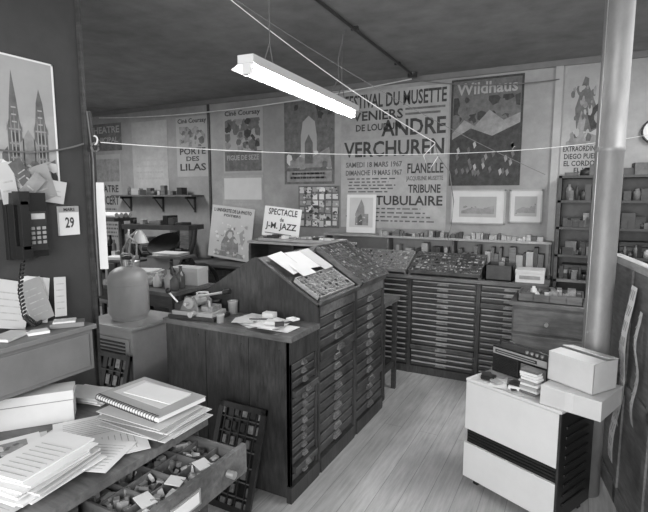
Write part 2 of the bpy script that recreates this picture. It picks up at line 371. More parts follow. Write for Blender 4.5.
poster('bullfight_poster',-.18,.19,1.82,2.74,PAPER4,[('r',.05,.03,.95,.12,PAPER3),
 ('p',[(.3,.6),(.25,.4),(.35,.25),(.5,.2),(.6,.3),(.7,.42),(.85,.5),(.9,.6),(.75,.58),(.6,.62)],INKG),('p',[(.5,.45),(.75,.35),(.95,.42),(.9,.55),(.6,.6)],INK,.0002),
 ('p',[(.36,.2),(.42,.12),(.5,.14),(.5,.22),(.42,.25)],INKG,.0003),('p',[(.3,.6),(.38,.42),(.48,.5),(.44,.66),(.34,.68)],INKL,.0004),('p',[(.1,.7),(.5,.62),(.9,.68),(.9,.73),(.1,.74)],INKL)]
 +halftone(.15,.2,.9,.7,50,[INKL,INKG,PAPER3],.6)+[
 ('t','EXTRAORDINARIA',.05,.74,.95,.79,INK),('t','DIEGO PUERTA',.08,.81,.92,.86,INK),('t','EL CORDOBES',.08,.875,.92,.925,INK),('t','EL VITI',.3,.94,.7,.985,INK)])
easel_card('jazz_concert_card',(-2.40,3.74,1.262),.37,.27,.1,.1,[('t','SPECTACLE',.12,.06,.9,.27,INK),('t','de',.45,.34,.56,.48,INK),('t','J-M. JAZZ',.08,.52,.92,.8,INK),('r',.08,.88,.8,.91,INKG)],PAPER,.10)
easel_card('church_print_card',(-2.03,4.73,1.246),.33,.40,0,.05,[('r',.1,.08,.9,.85,PAPER2),('p',[(.3,.8),(.3,.5),(.4,.3),(.5,.12),(.6,.3),(.62,.5),(.75,.5),(.75,.8)],INKL),('p',[(.38,.8),(.38,.6),(.5,.5),(.55,.6),(.55,.8)],INKG,.0003)]+halftone(.3,.5,.75,.8,14,[INKL,INKG,PAPER2],.5),PAPER)
easel_card('cartoon_poster_board',(-3.68,4.60,.885),.62,.62,.0,.08,[('t','L UNIVERSITE DE LA PHOTO',.06,.05,.94,.12,INK),('t','POITIERS',.3,.15,.7,.2,INK),
 ('p',[(.35,.6),(.4,.48),(.48,.42),(.56,.46),(.6,.56),(.7,.68),(.72,.85),(.3,.85),(.3,.7)],INKL,.0001),('p',[(.42,.56),(.46,.48),(.53,.48),(.55,.56),(.49,.62)],PAPER2,.0014),('p',[(.15,.94),(.3,.86),(.6,.84),(.85,.9),(.85,.96),(.15,.96)],INKL),('p',[(.7,.5),(.8,.4),(.85,.6),(.78,.75)],PAPER3)]
 +halftone(.12,.3,.88,.96,60,[PAPER2,PAPER3,PAPER2,INKL,PAPER],.45),PAPER2,.09)
# ------------------------------------------------------------ storage along back wall (left part)
b=B('storage_cabinet'); b.box(-5.5,-2.15,4.36,4.76,.05,.82,WOODD); b.box(-5.53,-2.12,4.33,4.78,.82,.85,WOODM); b.box(-5.5,-2.15,4.40,4.76,0,.05,GAP)
for i in range(6):
    x=-5.48+i*.555; b.box(x,x+.53,4.345,4.36,.08,.79,WOODH); b.box(x+.05,x+.48,4.34,4.345,.14,.73,WOODD); b.cyl((x+.48,4.345,.45),(x+.48,4.32,.45),.012,STEEL,8)
b.done(.002)
b=B('workshop_clutter'); clutter(b,-3.3,-2.45,4.37,4.58,.851,14,.3,None,.14); b.done()
b=B('workshop_clutter'); clutter(b,-5.4,-4.1,4.4,4.7,.851,18,.4,None,.18); b.done()
b=B('wall_shelf'); b.box(-5.62,-4.2,4.58,4.8,1.62,1.64,WOODM)
for x in(-5.5,-4.9,-4.35): b.box(x,x+.02,4.62,4.8,1.59,1.62,WOODD); b.box(x,x+.02,4.78,4.8,1.42,1.62,WOODD); b.cyl((x+.01,4.64,1.6),(x+.01,4.79,1.44),.008,WOODD,6)
b.done()
b=B('shelf_clutter'); clutter(b,-5.5,-4.3,4.62,4.75,1.641,11,.12,[DGREY,GREYM,WOODM,PAPER3,INKG],.14); b.done()
# ------------------------------------------------------------ back counter with type cases
b=B('type_case_counter')
b.box(-1.97,-.20,4.31,4.76,.05,.89,WOODD); b.box(-1.95,-.22,4.33,4.74,0,.05,GAP); b.box(-1.99,-.19,4.25,4.78,.89,.92,WOODM)
for x in(-1.97,-1.36,-.75,-.235): b.box(x,x+.035,4.275,4.31,0,.89,WOODH)
b.box(-1.97,-.20,4.28,4.31,0,.07,WOODH)
for x,xe in((-1.935,-1.36),(-1.325,-.75),(-.715,-.235)): 
    drawers(b,'y',4.295,x,xe,.08,.88,16,pull=PULL,jit=.01,w=.05)
    for i in range(16):
        z=.08+i*.05; b.box(x+.015,xe-.015,4.268,4.289,z+.034,z+.043,LGREY if rnd.random()<.5 else WOODL)
b.done(.0015)
b=B('sloping_type_case')
for x0,x1,k in((-1.95,-1.38,0),(-1.36,-.72,1)):
    M=Matrix.Translation((x0,4.28,.935))@Matrix.Rotation(math.radians(24),4,'X')
    case_tray(b,0,x1-x0,0,.34,0,.035,13,7,WOODL if k==0 else WOODM,True,M,[LEAD,PAPER3,LGREY,WOODL,DGREY,PAPER2])
    for xx in(x0,x1-.02):
        b.add([(xx,4.28,.921),(xx,4.59,.921),(xx,4.59,1.068),(xx,4.28,.935),(xx+.02,4.28,.921),(xx+.02,4.59,.921),(xx+.02,4.59,1.068),(xx+.02,4.28,.935)],[(0,1,2,3),(7,6,5,4),(0,3,7,4),(1,5,6,2),(3,2,6,7),(0,4,5,1)],WOODM)
b.done()
b=B('wooden_crate',(-.58,4.43,.921)); b.box(-.11,.11,-.12,.12,0,.01,WOODD)
for q in((-.11,-.10,-.12,.12),(.10,.11,-.12,.12),(-.11,.11,-.12,-.11),(-.11,.11,.11,.12)): b.box(*q,0,.13,DGREY)
clutter(b,-.09,.09,-.1,.1,.01,4,.14,None,.08); b.done()
b=B('file_box',(-.34,4.42,.921),.03); b.box(-.11,.11,-.1,.1,0,.1,CARD); b.box(-.113,.113,-.103,.103,.08,.105,PAPER2); b.box(-.08,.08,-.104,-.10,.03,.06,INKL); b.done(.002)
b=B('riser_shelf'); b.box(-2.4,-.20,4.60,4.765,1.22,1.24,WOODL)
for x in(-2.39,-1.7,-1.05,-.22): b.box(x,x+.02,4.62,4.76,.921 if x>-2.2 else .851,1.22,WOODM)
x=-1.66
while x<-.28:
    w=U(.02,.06)
    if not(-1.1<x<-1.02): b.box(x,x+w,4.64,4.75,.922,U(1.06,1.2),rnd.choice([WOODM,DGREY,PAPER3,INKG,LGREY,WOODD]))
    x+=w+.003
x=-1.78
while x<-.3:
    w=U(.015,.05); b.box(x,x+w,4.63,4.63+U(.05,.09),1.24,1.24+U(.02,.06),rnd.choice([LEAD,WOODL,WOODM,DGREY,PAPER3,LGREY])); x+=w+U(.002,.012)
b.done()
# ------------------------------------------------------------ chest at right + shelves
b=B('wooden_chest')
b.box(-.41,.08,3.87,4.22,.04,.82,WOODM); b.box(-.43,.10,3.85,4.235,.82,.85,WOODM); b.box(-.39,.06,3.89,4.2,0,.04,GAP)
b.box(-.40,.07,3.86,3.87,.62,.80,WOODM); b.box(-.40,.07,3.86,3.87,.08,.60,WOODM); b.cyl((-.17,3.86,.7),(-.17,3.83,.7),.014,STEEL,10)
b.done(.004)
b=B('tool_tray',(0,0,.851)); case_tray(b,-.38,.06,3.89,4.19,0,.06,4,3,WOODM); clutter(b,-.34,.02,3.93,4.15,.012,12,.11,[DGREY,WOODM,PAPER3,GREYM,LEAD,PAPER2],.09); b.done()
b=B('wall_shelving')
for x in(-.17,.26,.70): b.box(x,x+.025,4.52,4.79,0,1.80,WOODD)
for z in(.3,.62,.92,1.13,1.36,1.58,1.78): b.box(-.17,.725,4.52,4.79,z,z+.02,WOODM if z<1 else WOODD)
b.box(-.17,.725,4.785,4.795,0,1.8,DGREY)
SH=[INKG,DGREY,WOODD,INKG,GREYM,BLACK,WOODD,WOODM,DGREY,PAPER3]
for z in(.94,1.15,1.38,1.60):
    for x0,x1 in((-.14,.255),(.29,.69)):
        for q in range(rnd.randint(1,3)):
            zz=z+q*.04; b.box(x0+U(0,.03),x0+U(.15,.38),4.60+U(0,.03),4.76,zz,zz+.036,rnd.choice(SH))
        clutter(b,x0,x1,4.53,4.60,z,9,.13,SH,.11)
clutter(b,-.15,.68,4.54,4.76,1.80,9,.10,SH,.16)
b.done()
b=B('wall_clock',(.50,4.797,2.15)); b.cyl((0,0,0),(0,-.035,0),.10,BLACK,32); b.cyl((0,-.034,0),(0,-.037,0),.088,PAPER,32); b.box(-.004,.004,-.041,-.038,-.01,.07,INK); b.box(-.01,.05,-.041,-.038,-.004,.004,INK); b.ring((0,-.036,0),.094,.008,DGREY,'y'); b.done()
# ------------------------------------------------------------ wooden screen at right
d=Vector((.116,-.59)).normalized(); rz=math.atan2(d.y,d.x)
b=B('wooden_screen',(.185,3.28,0),rz)
Ls=1.15
b.box(0,Ls,0,.03,.0,1.29,WOODM); b.box(0,Ls,-.012,.042,1.27,1.31,WOODL)
for x in(0,.36,.74,Ls-.05): b.box(x,x+.05,-.012,0,.0,1.27,WOODM)
b.box(0,Ls,-.012,0,0,.1,WOODM); b.box(0,Ls,-.012,0,.62,.68,WOODM)
scr=b.done(.003)
b=B('hanging_paper_strip',(.185,3.28,0),rz)
for x,z0,z1,w,m,sk in((.43,.22,1.20,.10,PAPER,-.14),(.37,.45,1.02,.07,PAPER2,0),(.58,.55,1.1,.05,PAPER2,.03)):
    n=12
    for i in range(n):
        za=z0+(z1-z0)*i/n; zb=z0+(z1-z0)*(i+1)/n; ya=-.026-.010*math.sin(i*.9); yb=-.026-.010*math.sin((i+1)*.9)
        xa=x+sk*(1-i/n); xb=x+sk*(1-(i+1)/n)
        b.add([(xa,ya,za),(xa+w,ya-.004,za),(xb+w,yb-.004,zb),(xb,yb,zb)],[(0,1,2,3)],m)
        for q in range(3):
            f0=.15+q*.25; b.add([(xa+w*f0,ya-.0055,za+.012),(xa+w*(f0+.12),ya-.0055,za+.012),(xb+w*(f0+.12),yb-.0055,zb-.02),(xb+w*f0,yb-.0055,zb-.02)],[(0,1,2,3)],TYPED)
b.done(parent=scr)
# ------------------------------------------------------------ heater
A=(-.51,2.71,0); hr=-math.radians(25.8); W=.545; D=.35; HH=.63
b=B('room_heater',A,hr)
b.box(.01,W-.005,.012,D,.05,HH-.015,BLACK)
b.box(0,W,-.004,D+.005,HH-.015,HH,ENAM)
b.box(0,W-.01,0,.014,.335,HH-.018,ENAM)
b.box(0,W-.01,-.004,.014,.05,.255,ENAM)
b.box(.01,W-.012,.012,.03,.255,.335,BLACK)
for i in range(4): b.box(.02,W-.02,.004,.012,.267+i*.017,.272+i*.017,DGREY)
b.box(W-.012,W,-.004,.012,.05,HH-.018,DGREY)
for i in range(9): b.box(W-.006,W+.001,.06,D-.06,.12+i*.05,.135+i*.05,BLACK)
for x in(.04,W-.06):
    for y in(.04,D-.06): b.box(x,x+.03,y,y+.03,0,.05,BLACK)
b.done(.006)
T=HH+.001
def hl(lx,ly,z=T): 
    c,s=math.cos(hr),math.sin(hr); return (A[0]+lx*c-ly*s,A[1]+lx*s+ly*c,z)
b=B('desk_papers',(A[0],A[1],T),hr)
for k,(x,y,w,h,r,m) in enumerate([(.12,.08,.2,.14,.1,PAPER2),(.26,.06,.16,.1,-.15,PAPER),(.07,.2,.12,.16,.2,PAPER3),(.33,.07,.1,.12,.3,PAPER),(.2,.05,.14,.1,.4,PAPER)]): b.ob((x,y,.001+k*.0015),(w,h,.001),(0,0,r),m)
b.ob((.10,.06,.02),(.07,.045,.024),(0,0,.3),BLACK); b.ob((.16,.045,.016),(.06,.04,.012),(0,0,-.3),LGREY); b.ob((.06,.1,.016),(.05,.04,.015),(0,0,.8),DGREY)
b.ob((.22,.11,.02),(.06,.04,.02),(0,0,.5),INKG); b.ob((.26,.05,.014),(.05,.07,.008),(0,0,.9),BLACK)
b.done()
b=B('portable_radio',hl(.20,.235,T+.009),hr-.05)
b.box(-.17,.17,-.045,.045,0,.15,BLACK); b.box(-.165,.0,-.051,-.045,.012,.1,DGREY)
for i in range(9): b.box(-.16,-.005,-.054,-.051,.02+i*.009,.023+i*.009,BLACK)
b.box(.015,.163,-.050,-.045,.02,.095,GREYM); b.box(.03,.145,-.052,-.05,.035,.08,BLACK); b.cyl((.06,-.052,.057),(.06,-.054,.057),.014,LGREY,14); b.cyl((.115,-.052,.057),(.115,-.054,.057),.014,LGREY,14)
b.box(-.165,.165,-.050,-.045,.107,.142,LGREY); b.box(-.15,.11,-.052,-.05,.115,.134,INK); b.box(-.14,.1,-.053,-.052,.122,.126,PAPER3)
for i in range(4): b.cyl((.03+i*.03,-.02,.15),(.03+i*.03,-.02,.16),.009,STEEL,12)
b.tube([(-.155,0,.14),(-.155,0,.175),(.155,0,.175),(.155,0,.14)],.006,DGREY); b.cyl((.15,.035,.15),(-.12,.035,.17),.002,STEEL,6)
b.done(.004)
b=B('cassette_stack',hl(.35,.055,T+.009),hr)
for i in range(9): b.ob((U(-.005,.005),U(-.005,.005),.008+i*.0145),(.09,.06,.0125),(0,0,U(-.12,.12)),rnd.choice([PAPER,BLACK,PAPER2,LGREY,INKG]))
b.ob((-.08,.0,.012),(.07,.06,.02),(0,0,.4),PAPER); b.ob((-.08,.0,.03),(.06,.05,.014),(0,0,.1),DGREY)
b.done(.001)
b=B('cardboard_box',hl(.55,.165),hr+.10)
b.box(-.135,.14,-.15,.13,0,.095,CARD); b.box(-.136,.141,-.151,.131,.088,.094,PAPER2); b.box(-.02,.02,-.1515,.1315,.0,.0955,PAPER2); b.done(.002)
b=B('cardboard_box',hl(.54,.175,T+.097),hr-.15)
t=.004
b.box(-.12,.12,-.09,.09,0,t,CARD)
for q in((-.12,.12,-.09,-.09+t),(-.12,.12,.09-t,.09),(-.12,-.12+t,-.09,.09),(.12-t,.12,-.09,.09)): b.box(*q,0,.145,CARD)
b.ob((0,-.045,.146),(.24,.09,.003),(.05,0,0),CARD); b.ob((0,.055,.152),(.24,.085,.003),(-.15,0,0),CARD); b.done()
b=B('stove_pipe',(.118,2.95,0)); r=.067
b.lathe((0,0,0),[(0,0),(r,0),(r,.5),(r+.003,.505),(r+.003,.53),(r,.535),(r,1.86),(r+.003,1.865),(r+.003,1.885),(r,1.89),(r,CZ-.03),(r+.03,CZ-.03),(r+.03,CZ-.001)],GALV,40)
b.cyl((-r*.8,-r*.6,0),(-r*.8,-r*.6,CZ-.03),.002,STEEL,6)
b.done()
# ------------------------------------------------------------ fluorescent fixture
b=B('fluorescent_fixture',(-1.545,2.80,2.24),math.atan2(1.53,-.11)-pi/2)
b.box(-.045,.045,-.77,.77,.045,.085,ENAM)
b.add([(-.045,-.77,.045),(-.085,-.77,.02),(-.085,.77,.02),(-.045,.77,.045),(.045,-.77,.045),(.085,-.77,.02),(.085,.77,.02),(.045,.77,.045)],[(0,1,2,3),(4,7,6,5)],ENAM)
for y in(-.765,.735): b.box(-.022,.022,y,y+.03,-.005,.046,ENAM)
b.cyl((0,-.735,.012),(0,.735,.012),.019,TUBE,16)
for y in(-.55,.5): 
    b.tube([(-.03,y,.085),(0,y+.02,.2),(0,y+.02,CZ-2.24)],.003,CABLEG); b.tube([(.03,y,.085),(0,y+.02,.2)],.003,CABLEG)
b.tube([(0,.3,.085),(.05,.33,.2),(.02,.4,.35),(.06,.42,CZ-2.24)],.004,CABLEG)
b.done()
# ------------------------------------------------------------ wires
def sagline(name,p,q,sag,r=.004,m=CABLE,n=24):
    b=B(name); p=Vector(p);q=Vector(q); b.tube([p+(q-p)*(i/n)+Vector((0,0,-4*sag*(i/n)*(1-i/n))) for i in range(n+1)],r,m,6); b.done()
sagline('drying_string',(-1.84,1.46,1.87),(.50,4.78,2.13),.10,.0022)
sagline('drying_string',(-1.84,2.2,CZ),(-.87,3.25,1.985),.04,.003)
sagline('drying_string',(-1.80,1.9,CZ),(-.17,2.8,1.75),.06,.0015,CABLEG)
sagline('electric_cable',(-1.893,.55,2.02),(-1.87,1.40,1.86),.12,.004,CABLEG)
sagline('electric_cable',(-6.0,4.76,CZ-.08),(-1.47,4.6,CZ-.06),.09,.006,CABLE)
sagline('electric_cable',(-1.47,4.62,CZ-.06),(-.22,4.76,2.62),.05,.005,CABLEG)
sagline('electric_cable',(-1.85,1.5,CZ),(-1.75,.6,CZ-.02),.06,.004,CABLE)
b=B('hanging_cord'); b.tube([(-.87,3.25,1.98),(-.86,3.3,1.9),(-.80,3.38,1.8),(-.77,3.4,1.6),(-.78,3.4,1.45),(-.80,3.4,1.33)],.003,CABLEG); b.tube([(-.87,3.25,1.98),(-.93,3.2,1.9),(-.9,3.22,1.8),(-.86,3.3,1.9)],.003,CABLE)
b.done()
b=B('knotted_rope'); b.tube([(-1.885,1.445,2.0),(-1.88,1.45,1.8),(-1.885,1.445,1.5),(-1.88,1.45,1.2)],.012,DGREY); b.ring((-1.87,1.455,1.88),.018,.004,CABLE,'y',14); b.ring((-1.87,1.455,1.85),.018,.005,CABLEG,'x',14)
b.box(-1.875,-1.84,1.462,1.464,1.32,1.70,PAPER2,Matrix.Translation((-1.85,1.46,1.5))@Matrix.Rotation(.6,4,'Z')@Matrix.Translation((1.85,-1.46,-1.5)))
b.done()
# ------------------------------------------------------------ partition wall things
its=[('r',.02,.02,.98,.98,PAPER3),('p',[(.02,.42),(.3,.35),(.6,.42),(.98,.38),(.98,.98),(.02,.98)],PAPER4,.0001)]
for cx,h in((.62,.1),(.85,.2)):
    its.append(('p',[(cx-.065,.95),(cx-.065,.5),(cx-.045,.44),(cx-.03,.3),(cx,h),(cx+.03,.3),(cx+.045,.44),(cx+.065,.5),(cx+.065,.95)],INKG,.0003))
    for dx in(-.065,-.03,.0,.035,.065): 
        its.append(('p',[(cx+dx-.006,.52),(cx+dx,.36+abs(dx)*1.5),(cx+dx+.006,.52)],INKL,.0006)); its.append(('r',cx+dx-.004,.52,cx+dx+.004,.93,PAPER3,.0006))
    for v in(.5,.6,.7,.8): its.append(('r',cx-.05,v,cx+.05,v+.012,INKL,.0009))
    for v in(.35,.4,.45): its.append(('r',cx-.02,v,cx+.02,v+.01,PAPER3,.0009))
    for v in(.53,.63,.73): its+= [('r',cx-.022,v,cx-.008,v+.06,INK,.0009),('r',cx+.008,v,cx+.022,v+.06,INK,.0009)]
its+=[('p',[(.66,.95),(.66,.6),(.735,.5),(.81,.6),(.81,.95)],INKL,.0005),('p',[(.5,.95),(.5,.68),(.56,.62),(.93,.72),(.97,.7),(.97,.95)],INKG,.0002),('p',[(.02,.98),(.02,.8),(.3,.74),(.5,.8),(.7,.76),(.98,.84),(.98,.98)],INKL,.0010)]
its+=halftone(.35,.72,.98,.97,50,[INKG,PAPER3,INK,PAPER2],.6)
its+=[('r',0,0,1,.012,PAPER,.002),('r',.985,0,1,1,PAPER,.002)]
poster('cathedral_poster',.86,1.30,1.63,2.16,PAPER3,its,'left')
b=B('wall_telephone',(-1.9,1.135,1.535),pi/2)
b.box(-.068,.068,-.02,0,-.13,.13,BLACK); b.prism_y([(-.063,-.125),(.063,-.125),(.063,.12),(-.063,.12)],-.06,-.02,BLACK)
b.box(-.015,.058,-.066,-.06,-.10,.05,DGREY)
for i in range(3):
    for j in range(4): b.box(-.008+i*.022,.006+i*.022,-.071,-.066,-.03-j*.018+.01,-.018-j*.018+.01,LGREY)
b.box(-.004,.050,-.069,-.066,.02,.042,PAPER2)
b.box(-.060,-.030,-.10,-.078,-.09,.09,BLACK); b.box(-.064,-.024,-.10,-.058,.075,.125,BLACK); b.box(-.064,-.024,-.10,-.058,-.125,-.075,BLACK)
b.done(.006)
b=B('coiled_phone_cord'); pts=[]
path=[Vector((-1.82,1.08,1.40)),Vector((-1.80,1.05,1.30)),Vector((-1.80,1.06,1.20)),Vector((-1.82,1.11,1.155)),Vector((-1.84,1.14,1.155))]
for i in range(240):
    t=i/239*(len(path)-1); k=min(int(t),len(path)-2); p=path[k].lerp(path[k+1],t-k); a=i*.75
    pts.append(p+Vector((.009*math.cos(a),.009*math.sin(a)*.7,.007*math.sin(a))))
b.tube(pts,.0028,BLACK,6); b.done()
b=B('wall_calendar',(-1.899,1.325,1.54),pi/2); b.box(-.045,.045,-.012,0,-.06,.06,PAPER); b.box(-.045,.045,-.013,-.012,.035,.06,PAPER3); b.text('29',-.02,.02,-.03,.015,-.0135,INK); b.text('MARS',-.025,.025,.04,.053,-.0145,INK); b.done()
def pinned(name,items):
    b=B(name,(-1.899,0,0),pi/2)
    for k,(y,z,w,h,r,m,out) in enumerate(items):
        b.ob((y,-.004-out-.002*k,z),(w,.0015,h),(.12 if out else 0,r,0),m)
        for q in range(3): b.ob((y,-.0055-out-.002*k,z+h*(.25-.22*q)),(w*.6,.001,h*.04),(.12 if out else 0,r,0),TYPED)
    b.done()
pinned('pinned_card',[(1.10,1.70,.13,.10,.5,PAPER,.02),(1.20,1.69,.11,.14,-.35,PAPER3,.02),(1.26,1.66,.10,.09,.15,PAPER2,.01),(1.07,1.69,.06,.15,-.2,PAPER2,.03),(1.15,1.67,.05,.13,.7,INKL,.03),(1.12,1.73,.05,.1,-.6,INKG,.03)])
b=B('wall_mounted_desk'); b.box(-1.895,-1.71,.45,1.27,.95,1.115,GREYM); b.box(-1.897,-1.695,.44,1.28,1.115,1.135,GREYM)
for y in(.5,.89): b.box(-1.71,-1.704,y,y+.36,.965,1.10,GREYM)
b.done(.003)
b=B('standing_note',(0,0,1.136))
for k,(y,x,w,h,r,t,m) in enumerate([(1.02,-1.86,.14,.20,.3,.15,PAPER2),(1.12,-1.86,.12,.20,.25,.2,PAPER),(1.17,-1.85,.09,.19,-.2,.15,PAPER3),(1.235,-1.85,.05,.18,.1,.1,PAPER2)]):
    M=Matrix.Translation((x,y,.0))@Matrix.Rotation(pi/2,4,'Z')@Matrix.Rotation(-t,4,'X')@Matrix.Rotation(r,4,'Y'); b.box(-w/2,w/2,0,.002,.02,h,m,M)
    for q in range(5): b.box(-w*.35,w*.3,-.001,0,.05+q*.025,.054+q*.025,TYPED,M)
b.ob((-1.80,1.0,.006),(.08,.12,.01),(0,0,.4),PAPER2); b.ob((-1.76,1.08,.006),(.05,.07,.01),(0,0,-.4),PAPER)
b.done()
b=B('desk_blotter',(-1.76,1.20,1.136),.9); b.box(-.06,.06,-.035,.035,0,.018,GREYM); b.box(-.05,.03,-.03,.03,.018,.025,PAPER2); b.done(.002)
# ------------------------------------------------------------ front desk
DZ=.80
b=B('work_desk')
b.box(-1.89,-1.22,.2,1.38,DZ-.03,DZ,WOODM)
b.box(-1.88,-1.27,.22,.86,.10,DZ-.03,WOODD); b.box(-1.88,-1.27,1.375,1.38,.10,DZ-.03,WOODD); b.box(-1.88,-1.65,.86,1.37,.1,.62,WOODD)
for x,y in((-1.87,.22),(-1.87,1.32),(-1.26,.22)): b.box(x,x+.05,y,y+.05,0,DZ-.03,WOODD)
b.box(-1.28,-1.23,1.33,1.375,0,.62,WOODD); b.box(-1.28,-1.23,.86,.9,0,.62,WOODD)
b.box(-1.88,-1.23,.86,1.375,.60,.63,WOODM)
for i in range(5): b.box(-1.27,-1.262,.26,.84,.14+i*.12,.24+i*.12,WOODF)
case_tray(b,-1.66,-1.06,.90,1.37,.638,.08,6,4,WOODM,False)
b.box(-1.065,-1.045,.885,1.385,.625,.735,WOODM)
b.box(-1.044,-1.038,1.00,1.13,.65,.705,STEEL); b.box(-1.038,-1.036,1.01,1.12,.658,.697,PAPER); b.cyl((-1.04,1.27,.68),(-1.01,1.27,.68),.014,STEEL,10)
desk=b.done(.002)
b=B('type_blocks',(0,0,.646))
for i in range(300):
    x=U(-1.55,-1.09);y=U(.92,1.35)
    b.ob((x,y,.01+U(0,.035)),(U(.008,.05),U(.006,.03),U(.012,.035)),(U(-.3,.3),U(-.3,.3),U(0,3)),rnd.choice([LEAD,STEEL,WOODL,LGREY,DGREY,PAPER2,PAPER3,GREYM,WOODL]))
for i in range(3): b.ob((U(-1.2,-1.12),1.0+i*.12,.06),(U(.05,.08),.05,.003),(0,.1,U(-.5,.5)),PAPER2)
b.done(parent=desk)
b=B('cardboard_carton',(-1.768,1.062,DZ+.001),math.atan2(.77,.64)); b.box(-.125,.125,-.05,.045,0,.118,CARD); b.box(-.127,.127,-.052,.047,.085,.12,CARD); b.box(-.1275,.1275,-.0522,.0472,.082,.085,INKL); b.done(.002)
def stack(name,loc,w,d,n,t,rz,ms=(PAPER,PAPER2,PAPER),jit=.02,top=None):
    b=B(name,loc,rz); z=0
    for i in range(n):
        tt=t*U(.6,1.4); b.ob((U(-jit,jit),U(-jit,jit),z+tt/2),(w*U(.92,1.05),d*U(.92,1.05),tt*.8),(0,0,U(-.1,.1)),rnd.choice(ms)); z+=tt
    if top: top(b,z)
    b.done(); return z
def pic(b,z):
    b.ob((.0,.0,z+.001),(.19,.27,.001),(0,0,.05),PAPER); b.ob((.0,.04,z+.002),(.13,.11,.001),(0,0,.05),INKL)
    for i in range(18): b.ob((U(-.055,.055),.04+U(-.045,.045),z+.0026+i*.0001),(U(.01,.03),U(.01,.03),.0005),(0,0,U(0,3)),rnd.choice([INKG,PAPER3,PAPER2,INK]))
    for q in range(5): b.ob((0,-.04-q*.016,z+.0018),(.12,.003,.0005),(0,0,.05),TYPED)
def tx(b,z):
    for q in range(8): b.ob((0,-.09+q*.022,z+.0008),(.12,.003,.0005),(0,0,.0),TYPED)
stack('paper_stack',(-1.38,.82,DZ+.016),.18,.25,10,.006,.15,top=tx)
stack('paper_stack',(-1.58,.80,DZ+.016),.2,.28,6,.004,-.5,top=pic)
stack('paper_stack',(-1.37,1.25,DZ+.016),.33,.22,9,.0045,.05,(PAPER,PAPER2,PAPER3),.03)
stack('paper_stack',(-1.77,1.29,DZ+.001),.2,.13,6,.006,.2,(PAPER,PAPER2),.012)
b=B('loose_paper',(0,0,DZ+.001))
for k,(x,y,w,h,r) in enumerate([(-1.53,1.0,.21,.28,.3),(-1.42,1.05,.2,.28,.1),(-1.55,1.1,.21,.18,1.0),(-1.45,.62,.21,.3,.3),(-1.7,.6,.21,.3,.9),(-1.36,1.06,.18,.22,-.6),(-1.34,.62,.12,.2,.1),(-1.33,.99,.15,.19,.35)]):
    b.ob((x,y,.001+k*.0016),(w,h,.001),(0,0,r),PAPER if k%3 else PAPER2)
    for q in range(9): b.ob((x-math.sin(r)*(-h*.4+q*h*.09),y+math.cos(r)*(-h*.4+q*h*.09),.0018+k*.0016),(w*.7,.003,.0003),(0,0,r),TYPED)
b.done()
b=B('spiral_notebook',(-1.40,1.27,DZ+.072),-.10)
b.box(-.19,.17,-.10,.115,0,.016,PAPER); b.box(-.192,.172,-.102,.117,.016,.018,PAPER3); b.box(-.16,.12,-.05,.09,.0181,.019,PAPER2)
b.ob((.0,.03,.0215),(.24,.11,.003),(0,0,.1),PAPER); 
for i in range(24): b.ring((-.18+i*.0148,-.10,.010),.0125,.0016,DGREY,'x',10)
b.done()
# ------------------------------------------------------------ chases
def chase(name,loc,w,h,lean,rz=0,nx=6,ny=7):
    b=B(name,loc); 
    for q in((-w/2,-w/2+.03,0,h),(w/2-.03,w/2,0,h),(-w/2,w/2,0,.03),(-w/2,w/2,h-.03,h)): b.box(q[0],q[1],0,.018,q[2],q[3],DGREY)
    for i in range(1,nx): b.box(-w/2+i*w/nx-.003,-w/2+i*w/nx+.003,.002,.012,.03,h-.03,DGREY)
    for i in range(1,ny): b.box(-w/2+.03,w/2-.03,.003,.011,i*h/ny-.003,i*h/ny+.003,WOODM)
    for i in range(nx):
        for j in range(ny):
            if rnd.random()<.8: b.box(-w/2+(i+.15)*w/nx,-w/2+(i+U(.5,.85))*w/nx,.004,.014,(j+.2)*h/ny,(j+.75)*h/ny,rnd.choice([LEAD,DGREY,WOODM,LEAD,GREYM]))
    b.box(-w/2+.03,w/2-.03,.014,.018,.03,h-.03,BLACK)
    b.done(rot=(-lean,0,rz))
chase('printing_chase',(-1.57,1.88,0),.31,.54,.33)
chase('printing_chase',(-2.50,1.77,0),.38,.72,.26)
# ------------------------------------------------------------ metal cabinet + gas bottle
b=B('metal_cabinet'); b.box(-2.78,-2.34,2.0,2.40,.04,.83,LGREY); b.box(-2.79,-2.33,1.99,2.41,.83,.85,LGREY); b.box(-2.76,-2.36,2.02,2.38,0,.04,BLACK)
b.box(-2.76,-2.36,1.992,2.0,.08,.78,LGREY)
for i in range(14): b.box(-2.73,-2.39,1.984,1.992,.46+i*.022,.472+i*.022,DGREY)
b.done(.004)
b=B('gas_bottle',(-2.56,2.18,.851)); r=.125
b.lathe((0,0,0),[(r*.85,0),(r*.88,.02),(r*.9,.025),(r,.04),(r,.25),(r*.97,.275),(r*.85,.305),(r*.6,.328),(r*.35,.338),(0,.34)],GAS,32)
b.lathe((0,0,0),[(r*1.01,.225),(r*1.02,.23),(r*1.01,.235)],GAS,32)
b.cyl((0,0,.33),(0,0,.385),.018,STEEL,12); b.lathe((0,0,.385),[(0,0),(.03,0),(.032,.01),(.03,.02),(0,.022)],DGREY,16); b.cyl((0,0,.365),(.05,0,.365),.01,STEEL,8)
for s in(-1,1): b.cyl((s*.05,0,.33),(s*.055,0,.405),.006,GAS,8)
b.tube([(-.055,0,.405),(-.04,0,.42),(.04,0,.42),(.055,0,.405)],.006,GAS)
b.tube([(.05,0,.365),(.09,.0,.42),(.06,.03,.49),(-.02,.05,.52),(-.09,.05,.44),(-.14,.06,.2),(-.15,.1,.02)],.007,LGREY)
b.done()
